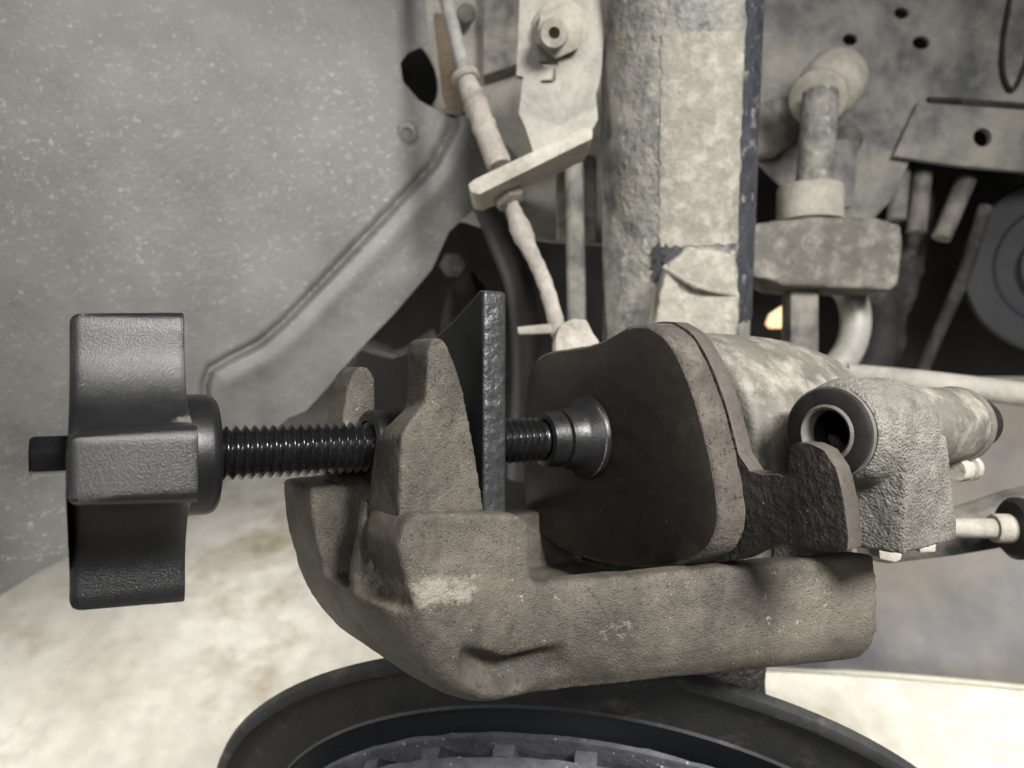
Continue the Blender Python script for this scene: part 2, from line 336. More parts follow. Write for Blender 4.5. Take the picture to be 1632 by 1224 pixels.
# ================================================================== BACKGROUND THINGS
# --- grey panel behind the cables
t = thing('inner_panel', at(800, 330, .47), 'dull grey inner panel with a dark rounded cut-out behind the cable', 'panel')
link('panel_sheet', plate2d(lambda p, c: cw((p[0] - CX) / F * .47, c, -(p[1] - CY) / F * .47),
     [(600, -140), (1010, -140), (1010, 392), (880, 385), (800, 372), (740, 352), (690, 350), (600, 250)], [ell(660, 118, 34, 60, 20, -.35)], .47, .474), 'dusty_grey', t)
link('edge_fold', bm_mesh(px([(770, -60), (846, -60), (846, 95), (770, 120)], .455, .469, .001)), 'dusty_dark', t)
link('rivet', bm_mesh(lathe(at(743, 22, .455), at(743, 22, .3) - at(743, 22, .4), [(-8, 6), (0, 6), (2, 4.5), (2.4, 0)], 20)), 'dusty_dark', t)
link('rusty_tab', bm_mesh(px([(690, 20), (712, 20), (730, 120), (752, 150), (748, 178), (716, 184), (704, 150)], .43, .436, .001)), 'dusttan', t)

# --- suspension strut
P0, P1 = at(1086, -130, .325), at(1074, 640, .375)
t = thing('suspension_strut', P1, 'thick dusty blue strut tube with a beige mud covered label', 'strut')
d = (P1 - P0); Lm = d.length * 1000
me = bm_mesh(lathe(P0, d, [(Lm * k / 60, 35.2 + (.4 if k % 60 else 0)) for k in range(61)], 72)); rough_up(me, .0004, 60, .0002, 300)
link('tube', me, 'strut', t, 180)
dn = d.normalized(); fx = Vector((1, 0, 0)); fx = (fx - dn * fx.dot(dn)).normalized(); fy = dn.cross(fx)
if fy.dot(camo.location - P0) < 0: fy = -fy
def on_strut(th, s, r): return P0 + d * s + (fx * math.sin(th) + fy * math.cos(th)) * r
def strut_patch(name, th0, th1, s0, s1, r0, r1, m, nn=14, wob=.0):
    bm = bmesh.new(); g0 = []; g1 = []
    for j in range(nn + 1):
        for G, r in ((g0, r0), (g1, r1)):
            G.append([bm.verts.new(on_strut(th0 + (th1 - th0) * i / nn + wob * noise.noise(Vector((j * .7, i * .4, 3))) , s0 + (s1 - s0) * j / nn + wob * .15 * noise.noise(Vector((i * .6, j * .3, 9))), r)) for i in range(nn + 1)])
    for G in (g0, g1):
        for j in range(nn):
            for i in range(nn): bm.faces.new((G[j][i], G[j][i + 1], G[j + 1][i + 1], G[j + 1][i]))
    edge = [(0, i) for i in range(nn)] + [(j, nn) for j in range(nn)] + [(nn, i) for i in range(nn, 0, -1)] + [(j, 0) for j in range(nn, 0, -1)]
    for k in range(len(edge)):
        (a, b_), (c_, e) = edge[k], edge[(k + 1) % len(edge)]
        bm.faces.new((g0[a][b_], g0[c_][e], g1[c_][e], g1[a][b_]))
    return link(name, bm_mesh(bm), m, t)
strut_patch('label', -.42, .60, .245, .638, .0352, .0362, 'label', 30, .05)
strut_patch('bare_side', .64, 1.62, .02, .80, .0353, .0361, 'bluepaint', 30, .09)
strut_patch('bare_paint_chip', -.50, -.12, .640, .700, .0353, .0366, 'pulley', 10, .14)
# knuckle clamp at the strut foot
t = thing('strut_clamp', at(1110, 530, .34), 'beige mud caked clamp at the foot of the strut', 'clamp')
b_ = px([(1066, 420), (1100, 392), (1172, 404), (1182, 470), (1170, 560), (1040, 560), (1050, 470)], .315, .36)
me = fuse(b_, .0012, 6); rough_up(me, .0012, 70, .0006, 220)
link('clamp_body', me, 'label', t, 180)
link('clamp_lip', bm_mesh(tube([at(1058, 425, .316), at(1110, 455, .312), at(1172, 470, .316)], .0013)), 'label', t)

# --- brake hose bracket plate with nut
t = thing('bracket_plate', at(890, 200, .33), 'beige dusty flat bracket plate with a hook slot beside the strut', 'bracket')
def bp(p, c): return cw((p[0] - CX) / F * .33, c, -(p[1] - CY) / F * .33)
slot = [(858, 98), (890, 98), (890, 108), (886, 108), (886, 128), (880, 133), (862, 133), (862, 128), (878, 127), (881, 122), (881, 108), (866, 106)]
link('plate', plate2d(bp, [(832, -120), (965, -120), (962, 60), (958, 120), (950, 150), (953, 190), (945, 205), (850, 243), (838, 205), (827, 180), (834, 122), (823, 120), (826, 60)], [slot], .33, .3335), 'dusty_grey', t)
nd = at(882, 46, .3) - at(882, 46, .4)
nut = thing('hex_nut', at(894, 48, .33), 'beige dust covered flanged hex nut and stud on the bracket plate', 'nut')
link('flange', bm_mesh(lathe(at(893, 49, .3296), nd, [(-.5, 12.8), (1, 12.6), (1.8, 11.2)], 36)), 'dusty', nut)
x, y = basis(nd)
hp = [(11 * math.cos(k * math.pi / 3 + .4), 11 * math.sin(k * math.pi / 3 + .4)) for k in range(6)]
c0 = at(892, 50, .3296)
bb = prism(lambda p, c: c0 + x * p[0] * .001 + y * p[1] * .001 + nd.normalized() * c, hp, .0012, .0095); bevel(bb, .0008)
link('hexagon', bm_mesh(bb), 'dusty', nut)
link('stud', bm_mesh(lathe(at(884, 52, .322), nd + W_dir * -.0 + (at(868, 60, .3) - at(884, 52, .3)) * .6, [(-4, 6.2), (10, 6.2), (11, 5.6), (11, 2.5), (5, 2.3), (5, 0)], 28)), 'dusty', nut)

# --- cable / brake hose through its flange
t = thing('brake_hose', at(895, 530, .30), 'thin dusty hose running diagonally down through a pale flange', 'hose')
link('upper_cable', bm_mesh(tube([at(690, -90, .36), at(716, 20, .35), at(744, 130, .34)], .0033)), 'braid', t)
fd = at(800, 270, .325) - at(744, 125, .34)
link('crimp_collar', bm_mesh(lathe(at(741, 122, .34), fd, [(-1, 5.6), (0, 6.6), (1.6, 6.6), (2.6, 5.4)], 24)), 'dusty_pink', t)
me = bm_mesh(lathe(at(744, 130, .34), fd, [(0, 4.6), (7, 5.2), (12, 4.9), (13, 5.7), (16, 5.7), (17, 5.2), (24, 5.2), (25, 5.8), (27, 5.8), (28, 5.3), (46, 5.6), (48, 5)], 24)); rough_up(me, .0004, 300); link('ferrule', me, 'dusty_pink', t)
link('lower_fitting', bm_mesh(lathe(at(800, 296, .322), at(830, 350, .318) - at(800, 296, .322), [(0, 7.4), (6, 7.4), (7, 6.6), (9, 6.6), (9.5, 4.4)], 6)), 'dusty_pink', t)
link('lower_hose', bm_mesh(tube([at(812, 318, .322), at(836, 380, .318), at(868, 450, .312), at(892, 535, .30)], .0038, rfn=lambda s: .85 + .4 * math.exp(-((s - .28) / .1) ** 2) + .06 * math.sin(s * 60))), 'dusty_pink', t)
t = thing('hose_flange', at(840, 270, .32), 'pale beige flange strip tilted across the hose', 'flange')
b_ = px([(745, 293), (757, 284), (930, 202), (946, 205), (944, 222), (926, 230), (765, 310), (750, 307)], .300, .3295); bevel(b_, .0012)
link('flange_strip', bm_mesh(b_), 'dusty', t)
t = thing('steel_rod', at(918, 520, .36), 'straight upright pale grey rod left of the strut', 'rod')
link('rod_shaft', bm_mesh(tube([at(914, 215, .36), at(921, 620, .36)], .0046, 18)), 'dusty_dark', t)
link('rod_guide', bm_mesh(px([(888, 245), (952, 245), (952, 385), (888, 380)], .375, .39, .003)), 'dusty_dark', t)
t = thing('hose_clip', at(905, 535, .29), 'small pale clip with a pointed tab above the brake pad', 'clip')
link('clip_tab', bm_mesh(px([(824, 521), (880, 515), (882, 531), (826, 533)], .287, .292, .0008)), 'dusty_pink', t)
b_ = px([(884, 545), (890, 520), (915, 505), (935, 510), (955, 545), (960, 570), (884, 570)], .284, .298); me = fuse(b_, .0007, 12); rough_up(me, .0006, 150, .0003, 420)
link('clip_body', me, 'dusty_pink', t, 180)

# --- dark things in the cavity behind the liner
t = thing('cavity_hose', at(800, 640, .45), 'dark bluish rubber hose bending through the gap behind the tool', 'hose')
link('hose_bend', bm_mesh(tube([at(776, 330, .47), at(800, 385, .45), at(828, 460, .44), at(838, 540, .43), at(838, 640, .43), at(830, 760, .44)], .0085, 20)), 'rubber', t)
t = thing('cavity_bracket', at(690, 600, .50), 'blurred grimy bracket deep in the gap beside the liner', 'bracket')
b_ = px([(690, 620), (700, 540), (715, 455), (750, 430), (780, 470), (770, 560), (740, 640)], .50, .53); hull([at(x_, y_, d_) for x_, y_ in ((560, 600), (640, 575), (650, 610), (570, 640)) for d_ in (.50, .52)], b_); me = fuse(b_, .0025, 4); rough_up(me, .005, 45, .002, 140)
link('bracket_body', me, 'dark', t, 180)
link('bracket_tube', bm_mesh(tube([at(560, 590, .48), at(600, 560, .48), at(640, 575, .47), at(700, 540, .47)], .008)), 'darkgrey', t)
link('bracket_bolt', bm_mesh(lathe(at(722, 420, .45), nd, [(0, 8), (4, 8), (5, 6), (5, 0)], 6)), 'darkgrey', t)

# --- apron panel with holes and its lower rail
t = thing('apron_panel', at(1420, 240, .50), 'dusty grey inner apron panel with round holes at the upper right', 'panel')
ap = lambda p, c: cw((p[0] - CX) / F * .50, c, -(p[1] - CY) / F * .50)
link('panel_sheet', plate2d(ap, [(1150, -160), (1800, -160), (1800, 200), (1480, 190), (1420, 320), (1395, 345), (1330, 380), (1150, 200)],
     [ell(1355, 63, 12, 9.5), ell(1468, 68, 14, 10.5), ell(1437, 21, 12, 9)], .50, .503), 'apron', t)
link('lower_rail', plate2d(lambda p, c: cw((p[0] - CX) / F * .4935, c, -(p[1] - CY) / F * .4935), [(1465, 162), (1800, 184), (1800, 292), (1632, 273), (1520, 262), (1425, 248), (1440, 215)],
     [ell(1566, 219, 15, 15)], .4935, .4985), 'apron', t)
link('fold_groove', bm_mesh(tube([at(1478, 160, .494), at(1560, 164, .493), at(1820, 184, .493)], .0022, 10)), 'darkgrey', t)
link('seam_groove', bm_mesh(tube([at(1618, -40, .497), at(1600, 60, .497), at(1600, 120, .497), at(1618, 140, .497), at(1650, 60, .497)], .0014)), 'darkgrey', t)
link('seat_bracket', bm_mesh(px([(1190, 165), (1275, 150), (1275, 215), (1240, 245), (1190, 250)], .485, .497, .002)), 'dusty_dark', t)
link('weld_boss', bm_mesh(lathe(at(1350, 222, .497), nd, [(-4, 8.5), (6, 8.5), (8, 7), (8, 0)], 28)), 'dusty_dark', t)
link('drip_leg', bm_mesh(px([(1325, 220), (1372, 220), (1362, 330), (1330, 330)], .484, .499, .003)), 'apron', t)

# --- stabiliser link
t = thing('stabilizer_link', at(1305, 345, .44), 'beige ball jointed stabilizer link with a grey shank', 'link')
bd = at(1322, 112, .49) - at(1318, 150, .44)
link('ball_boss', bm_mesh(lathe(at(1312, 150, .445), at(1345, 112, .485) - at(1312, 150, .445), [(-2, 12), (2, 13), (9, 13), (12, 17), (15, 19), (34, 19.5), (40, 18)], 32)), 'dusty', t)
link('washer', bm_mesh(lathe(at(1303, 158, .438), at(1345, 112, .485) - at(1312, 150, .445), [(-1.5, 15), (-.5, 16.4), (1.5, 16.4), (2.5, 15)], 36)), 'dusty', t)
link('shank', bm_mesh(tube([at(1308, 150, .432), at(1296, 320, .425)], .0102, 24)), 'strut', t)
link('sleeve', bm_mesh(lathe(at(1291, 298, .425), at(1290, 400, .425) - at(1291, 298, .425), [(0, 17), (.6, 18), (20, 18.4)], 36)), 'dusty', t)
# --- knuckle arm block
t = thing('knuckle_arm', at(1310, 460, .40), 'chunky dusty grey arm block under the stabilizer link', 'suspension arm')
b_ = px([(1182, 362), (1230, 352), (1300, 344), (1400, 346), (1436, 358), (1440, 380), (1432, 452), (1418, 462), (1395, 460), (1250, 456), (1230, 446), (1185, 440)], .395, .43)
me = fuse(b_, .0013, 4); rough_up(me, .0006, 60, .0003, 200); link('arm_block', me, 'housing', t, 180)
link('post', bm_mesh(px([(1260, 455), (1306, 455), (1306, 600), (1260, 600)], .405, .42, .002)), 'dusty_dark', t)
link('side_web', bm_mesh(px([(1168, 440), (1195, 440), (1186, 600), (1160, 600)], .40, .42, .002)), 'housing', t)
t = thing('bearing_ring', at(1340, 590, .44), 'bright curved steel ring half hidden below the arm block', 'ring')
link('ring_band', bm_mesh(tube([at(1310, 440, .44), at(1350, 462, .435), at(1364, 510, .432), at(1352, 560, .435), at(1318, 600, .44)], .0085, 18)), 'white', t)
link('ring_back_wall', bm_mesh(tube([at(1340, 440, .46), at(1395, 470, .455), at(1405, 520, .455), at(1390, 580, .455), at(1340, 620, .46)], .010, 18)), 'darkgrey', t)  # charcoal tube curving behind the ring
t = thing('light_gap', at(1242, 505, .60), 'small peach glowing panel standing in for light through the gap', 'light gap')
link('gap_glow', bm_mesh(px([(1222, 516), (1228, 500), (1246, 488), (1262, 480), (1266, 500), (1264, 519), (1246, 523), (1228, 523)], .585, .59, .001)), 'litgap', t)  # added glowing panel in place of brightness seen through the gap
# --- engine clutter to the right
t = thing('pulley_wheel', at(1700, 560, .50), 'large blurred blue black pulley at the right edge', 'pulley')
link('pulley_disc', bm_mesh(lathe(at(1705, 420, .52), at(1660, 425, .3) - at(1665, 424, .4), [(-20, 66), (0, 66), (4, 63), (4, 46), (0, 44), (0, 30), (8, 28), (8, 0)], 64)), 'pulley', t)
t = thing('engine_bracket', at(1440, 580, .53), 'grimy ribbed engine bracket lost in the dark behind the arm', 'bracket')
b_ = px([(1390, 270), (1460, 262), (1500, 330), (1480, 430), (1440, 560), (1400, 620), (1350, 620), (1380, 420)], .54, .57); me = fuse(b_, .003, 6); rough_up(me, .006, 45, .002, 120)
link('bracket_body', me, 'darkgrey', t, 180)
for k, (a_, b__) in enumerate((((1436, 270), (1428, 350)), ((1470, 275), (1460, 370)), ((1540, 285), (1500, 380)))):
    link('rib', bm_mesh(tube([at(*a_, .515), at(*b__, .515)], .0065)), 'dusty_dark', t)
t = thing('dark_cable', at(1470, 590, .47), 'thin dark cable slanting past the pulley', 'cable')
link('cable_core', bm_mesh(tube([at(1570, 330, .48), at(1535, 440, .475), at(1495, 530, .47), at(1460, 610, .465)], .0042)), 'darkgrey', t)
t = thing('tie_rod', at(1400, 620, .36), 'pale beige rod crossing behind the caliper to the right edge', 'rod')
link('rod_bar', bm_mesh(tube([at(1350, 598, .37), at(1480, 610, .36), at(1720, 640, .345)], .0058, 20)), 'dusty_grey', t)

# --- stained sheet under the car, lower right
t = thing('splash_shield', at(1430, 1090, .42), 'stained blue grey and brown splash sheet at the lower right', 'splash shield')
pts = []; bm = bmesh.new(); rows = []
for j in range(25):
    r_ = []
    for i in range(41):
        x_ = 1130 + 700 * i / 40; yb = 1068 + (x_ - 1220) * .075 + 12 * ((x_ - 1425) / 400) ** 2 - 6; y_ = 600 + (yb - 600) * j / 24
        r_.append(bm.verts.new(at(x_, y_, .50 - .09 * (j / 24) ** 1.5 + .012 * noise.noise(Vector((i * .12, j * .15, 2))) * (j < 24))))
    rows.append(r_)
for r0, r1 in zip(rows, rows[1:]):
    for i in range(40): bm.faces.new((r0[i], r0[i + 1], r1[i + 1], r1[i]))
edge = [v.co.copy() for v in rows[-1]]
me = bm_mesh(bm); o = bpy.data.objects.new('t', me); C.objects.link(o); s = o.modifiers.new('s', 'SOLIDIFY'); s.thickness = .002; s.offset = 0
bpy.context.view_layer.update(); link('sheet', evald(o), 'bluegrey', t)
link('rolled_lip', bm_mesh(tube(edge[::4], .0017, 10, 4)), 'pale', t)

# --- pinch bolt arm at the right edge
t = thing('control_arm', at(1500, 880, .27), 'tapering dusty arm with a pale pin behind the caliper lug', 'suspension arm')
link('arm_bar', bm_mesh(px([(1390, 872), (1500, 835), (1640, 788), (1760, 760), (1760, 850), (1640, 868), (1520, 888), (1420, 900), (1392, 896)], .275, .29, .002)), 'dusty_dark', t)
link('pin', bm_mesh(lathe(at(1470, 840, .25), at(1700, 845, .25) - at(1470, 840, .25), [(0, 3.3), (25, 3.4), (25.4, 4.0), (27, 4.0)], 24)), 'dusty', t)
link('collar', bm_mesh(lathe(at(1590, 842, .25), at(1700, 845, .25) - at(1470, 840, .25), [(-1.6, 4.6), (0, 4.9), (5, 4.9), (5.4, 4.4)], 28)), 'dusty', t)
link('boot', bm_mesh(lathe(at(1610, 842, .25), at(1700, 845, .25) - at(1470, 840, .25), [(0, 9), (1.5, 10.4), (4, 10.4), (6, 8.4), (9, 10.6), (14, 10.6), (20, 9)], 32)), 'rubber', t)
link('lug', bm_mesh(px([(1400, 868), (1440, 868), (1438, 893), (1428, 897), (1402, 892)], .215, .222, .001)), 'dusty', t)
link('small_tab', bm_mesh(px([(1466, 868), (1493, 865), (1492, 880), (1466, 881)], .222, .226, .0006)), 'dusty', t)
# --- dark bracket below the bridge
t = thing('mounting_bracket', at(1150, 1130, .25), 'dark brown mounting bracket stub between caliper bridge and shield', 'bracket')
b_ = px([(1040, 1040), (1226, 1040), (1222, 1090), (1227, 1160), (1040, 1160)], .262, .29, .002); link('bracket_stub', bm_mesh(b_), 'plateface', t)

# ================================================================== ROTOR AND SHIELD
yaw, tilt = .1586, -.0865
RN = Vector((-math.sin(yaw) * math.cos(tilt), -math.cos(yaw) * math.cos(tilt), math.sin(tilt)))       # axis, pointing outboard to the viewer
RX = Vector((0, 0, 1)).cross(RN).normalized(); RU = RN.cross(RX).normalized()
if RU.z < 0: RU = -RU
RC = cw(.026, .2914, -.2006)
def ring_pt(r, t, ang): return RC + RN * t * .001 + (RX * math.cos(ang) + RU * math.sin(ang)) * r * .001
def arc_lathe(prof, a0=0, a1=2 * math.pi, n=160, bm=None):
    bm = bm or bmesh.new(); rings = []; full = abs(a1 - a0 - 2 * math.pi) < 1e-6
    for k in range(n if full else n + 1):
        an = a0 + (a1 - a0) * k / n; rings.append([bm.verts.new(ring_pt(r, t_, an)) for t_, r in prof])
    m_ = len(prof); rg = range(len(rings)) if full else range(len(rings) - 1)
    for k in rg:
        A_, B_ = rings[k], rings[(k + 1) % len(rings)]
        for i in range(m_): bm.faces.new((A_[i], A_[(i + 1) % m_], B_[(i + 1) % m_], B_[i]))
    if not full: bm.faces.new(rings[0]); bm.faces.new(rings[-1][::-1])
    return bm
t = thing('dust_shield', RC - RU * .149, 'round grey dust shield with rolled rim behind the brake disc', 'dust shield')
link('shield_plate', bm_mesh(arc_lathe([(-3, 149), (0, 148.9), (.8, 147.5), (.8, 145.5), (-.6, 144), (-.4, 125.6), (.5, 125.1), (-3, 124.6), (-4, 147)])), 'shield', t)
link('shield_step', bm_mesh(arc_lathe([(-.2, 124.9), (-1.2, 123.6), (-2.6, 123.2), (-3.0, 122.5), (-3.0, 60), (-6, 60), (-6, 125.4), (-3.2, 125.4)])), 'shield_in', t)
t = thing('brake_disc', RC - RU * .12 + RN * .02, 'ventilated dark iron brake disc with vanes at the bottom edge', 'brake disc')
d0 = 4
me = bm_mesh(arc_lathe([(d0, 117.8), (d0 + .5, 118.8), (d0 + 1.9, 118.8), (d0 + 2.3, 117.9), (d0 + 2.3, 60), (d0, 60)], n=220)); rough_up(me, .0004, 300, .0003, 900); link('inner_plate', me, 'rotor', t)
me = bm_mesh(arc_lathe([(d0 + 7.6, 117.6), (d0 + 8.2, 118.8), (d0 + 13, 118.8), (d0 + 14, 117.4), (d0 + 14, 60), (d0 + 7.6, 60)], n=220)); rough_up(me, .0004, 300, .0003, 900); link('outer_plate', me, 'rotor', t)
for k in range(29):
    an = 2 * math.pi * (k + .3) / 29
    c_, s_ = math.cos(an), math.sin(an); ra = RX * c_ + RU * s_; ta = -RX * s_ + RU * c_
    pts_ = [RC + ra * r * .001 + ta * q * .001 + RN * z * .001 for r, hq in ((115.5, 3.4), (72, 2.6)) for q in (-hq, hq) for z in (d0 + 2.1, d0 + 7.8)]
    b_ = hull(pts_); bevel(b_, .0008); link('vane', bm_mesh(b_), 'rotor', t)

# ================================================================== BRAKE CALIPER
cal = thing('brake_caliper', L(-10, 20, -57), 'rusty brown cast iron brake caliper with two upright fingers and bridge', 'brake caliper')
bm = bmesh.new()
outer = [(v.x, v.y) for v in spline([Vector((p[0], p[1], 0)) for p in ((-74.4, -24), (-72.6, -31), (-69.4, -39), (-64.6, -46.5), (-58, -53), (-49.5, -57.2), (-40, -58.4))], 4)]
def rounded(poly, c, steps, bm):
    for (w0, k0), (w1, k1) in zip(steps, steps[1:]):
        pts_ = []
        for w_, k_ in ((w0, k0), (w1, k1)):
            pts_ += [L(p[0] + (c[0] - p[0]) * k_, w_, p[1] + (c[1] - p[1]) * k_) for p in poly]
        hull(pts_, bm)
# shoulder block (upright near face) and the big rounded knuckle under it
AU([(-71.6, -18), (-70.2, -13.2), (-67.5, -11.2), (-41, -14.2), (-38.2, -16.4), (-38, -29), (-34.5, -33), (-34, -46), (-57, -44), (-66.5, -34)], 6.6, 23.8, bm)
kn = [(-72.6, -31)] + [p for p in outer if p[1] < -31] + [(-30, -57.4), (-30, -34), (-45, -34), (-60, -32)]
rounded(kn, (-38, -38), [(-33, 0), (4, 0), (10, .01), (15, .02), (18.5, .05), (21.5, .10), (23.3, .17)], bm)
AU([(-75.8, -9.2), (-62, -9.2), (-48, -10), (-47, -34), (-62, -44), (-68.6, -39), (-72, -31), (-74.4, -23), (-75.6, -15)], -34, -13.5, bm)
AU([(-69.6, -11), (-71, -20), (-72.6, -29), (-64, -40), (-60, -34), (-60, -12)], .2, 4.2, bm)
AU([(-66, -12), (-67, -24), (-71, -33), (-60, -40), (-60, -12)], 3.5, 7.5, bm)
# bridge: near wall flaring towards the piston side, and the floor behind it
near = [(-42, 23.4), (-20, 32.6), (10, 45.2), (45.3, 60.1)]
bw = lambda a: 23.4 + (a + 42) * (60.1 - 23.4) / 87.3
hull([L(a, bw(a) - i_, u) for a in (-44, 45.3) for i_, u in ((0.6, -31.4 + (a > 0) * 2.4), (1.6, -30.6 + (a > 0) * 2.6), (0, -36), (0, -48), (1.4, -52.5), (4.2, -55.6), (8, -56.8), (9, -31 + (a > 0) * 2.6))], bm)
bm = AW([(-46, 18), (44.5, 54), (44.5, 12), (-46, 4)], -56.6, -41, bm)
bm = AW([(-46, 8), (44.5, 16), (44.5, -34), (-46, -33)], -52, -41, bm)
bm = AW([(-46, -22), (44.5, -22), (44.5, -34), (-46, -34)], -50, -24, bm)
me = fuse(bm, .0008, 14); 
for v in me.vertices: pass
def loc_of(v):
    dlt = v - L(0, 0, 0); return dlt.dot(A_dir) / A_dir.length_squared * 1000, dlt.dot(W_dir) / W_dir.length_squared * 1000, dlt.dot(U_dir) / U_dir.length_squared * 1000
def sm(e0, e1, x): t_ = max(0, min(1, (x - e0) / (e1 - e0))); return t_ * t_ * (3 - 2 * t_)
Wn = W_dir.normalized(); An = A_dir.normalized(); Un = U_dir.normalized()
for v in me.vertices:
    a, w, u = loc_of(v.co)
    if -62 < a < -22 and w > 14:      # cast pocket low on the near face
        s_ = (a + 44) / 13.0
        lip = -43.4 - 1.6 * math.exp(-(s_ * 1.6) ** 2) + (4.2 * -s_ if s_ < 0 else 0)
        if abs(s_) < 1:
            dep = (1 - s_ * s_) ** .7 * sm(0, 3.4, lip - u) * sm(11.5, 3.4, lip - u)
            v.co -= Wn * dep * .0055
    if -68 < a < -46 and w > 20 and u > -30:   # shallow groove in the shoulder block
        v.co -= Wn * .0012 * math.exp(-((a + 60.5) / 2.6) ** 2) * sm(-24, -22, u)
rough_up(me, .00025, 90, .00010, 420)
at_ = me.attributes.new('stain', 'FLOAT', 'POINT')
for i, v in enumerate(me.vertices):
    a, w, u = loc_of(v.co)
    c_ = max(math.exp(-(((a + 64) / 8) ** 2 + ((u + 27.5) / 4.2) ** 2) * .7) if w > -2 else 0, .95 * math.exp(-(((a + 57) / 7.5) ** 2 + ((u + 28.5) / 4.8) ** 2)) if w > 12 else 0, .62 * math.exp(-(((a + 20) / 9) ** 2 + ((u + 42) / 6) ** 2)) if w > 12 else 0)
    at_.data[i].value = c_ * 1.1
link('bridge', me, 'iron', cal, 180)
# fingers
bm = AU([(-62.9, 18), (-62.7, 22), (-61.8, 24.6), (-60.5, 25.3), (-58.7, 24.6), (-57.2, 22.3), (-53.8, 14.1), (-50.7, .2), (-48.3, -13), (-66, -13), (-63.2, 4)], 9.8, 20.2)
hull([L(*p) for p in [(-62.6, 19.8, 12), (-66.6, 19.8, 7.4), (-68.6, 19.6, 4.5), (-69.2, 19.4, -14), (-48.6, 19.8, -14), (-53, 19.8, 10), (-63, 9.8, 9.6), (-66.4, 6, 4.8), (-67.8, 4.8, 2.2), (-69.6, 4.4, -14), (-50, 4.6, -14), (-56, 5, 4.5), (-55, 10, 9)]], bm)
me = fuse(bm, .0005, 9); rough_up(me, .00022, 110, .00010, 500); link('finger', me, 'iron', cal, 180)
bm = AU([(-68.5, -10.5), (-67.2, 6), (-65.8, 14.5), (-64.6, 18), (-62.6, 19.8), (-60.2, 19.4), (-58.6, 17), (-58.2, 7), (-50, -10.5)], -25, -14.5)
me = fuse(bm, .0005, 9); rough_up(me, .00022, 110, .00010, 500); link('finger', me, 'iron', cal, 180)
# piston housing
me0 = lathe(L(18, 14, 0), A_dir, [(0, 22), (0, 29), (2, 30.2), (30, 30.2), (52, 29), (66, 26), (78, 19), (82, 8)], 64)
hull([L(a, w, u) for a in (24, 52) for w in (25, 53) for u in (-20, 8)], me0)
hull([L(a, w, u) for a in (16, 70) for w in (-10, 40) for u in (-50, -10)], me0)
me = fuse(me0, .0011, 4); rough_up(me, .0005, 60, .0002, 300); link('piston_housing', me, 'housing', cal, 180)
# guide pin lug, sleeve, boot, bolt head
LP = L(18, 64, 4)
bm = lathe(LP, A_dir, [(16, 0), (16, 7.4), (0, 7.4), (0, 10.2), (1, 11.4), (6, 12.8), (21, 12.8), (26, 12), (28, 9)], 48)
hull([L(a, w, u) for a, w in ((26, 56), (30, 74), (56, 74), (61, 70), (62, 56)) for u in (-23.5, -19)] + [L(a, w, u) for a, w in ((25, 56), (27, 76), (46, 76), (56, 70), (56, 56)) for u in (-6, 3)], bm)
hull([L(a, w, u) for a, w in ((29, 40), (31, 50), (45, 50), (45, 40)) for u in (-34, -20)], bm)
me = fuse(bm, .0007, 9); rough_up(me, .00022, 240, .00014, 700)
link('guide_pin_lug', me, 'iron_rough', cal, 180)
me = bm_mesh(lathe(L(44, 64, 4), A_dir, [(0, 10.6), (3, 10.4), (28, 10.2), (36, 9.8), (38.2, 9.0), (39, 7.4)] , 48)); rough_up(me, .00025, 200)
sl = link('guide_pin_sleeve', me, 'housing', cal)
link('sleeve_band', bm_mesh(lathe(L(76, 64, 4), A_dir, [(0, 10.1), (.3, 10.6), (2.2, 10.5), (2.6, 9.9)], 48)), 'greyrim', sl)
link('guide_pin_bolt', bm_mesh(lathe(L(82, 64, 4), A_dir, [(0, 6.6), (.6, 7.4), (9, 7.2), (11, 6.2), (11.4, 3)], 32)), 'rubber', cal)
link('bleed_nipple', bm_mesh(lathe(L(72, 66, -8), A_dir, [(0, 3.4), (6, 3.4), (6.2, 2.6), (8, 2.6), (8.2, 3.6), (11, 3.6), (11.4, 2.4), (14, 2.2)], 20)), 'dusty', cal)
bo = link('guide_pin_boot', bm_mesh(lathe(L(15.2, 64, 4), A_dir, [(4, 5.9), (.4, 5.9), (0, 6.3), (0, 9.6), (.4, 10.2), (3.5, 10.4), (5, 10.4), (5, 5.9), (4, 5.9)], 56, caps=False)), 'rubber', cal)
link('boot_rim', bm_mesh(lathe(L(15.9, 64, 4), A_dir, [(0, 10.15), (0, 10.65), (1.2, 10.65), (1.2, 10.15), (0, 10.15)], 56, caps=False)), 'greyrim', bo)
link('boot_lip', bm_mesh(lathe(L(15.1, 64, 4), A_dir, [(0, 5.5), (-.35, 6.0), (0, 6.6), (.5, 6.6), (3.5, 5.6), (3.5, 5.3), (0, 5.5)], 56, caps=False)), 'greyrim', bo)
link('pin_socket', bm_mesh(lathe(L(16.5, 64, 4), A_dir, [(0, 5.85), (13, 5.85), (13, 3.6), (9, 3.4), (9, 0)], 40, caps=False)), 'dark', cal)

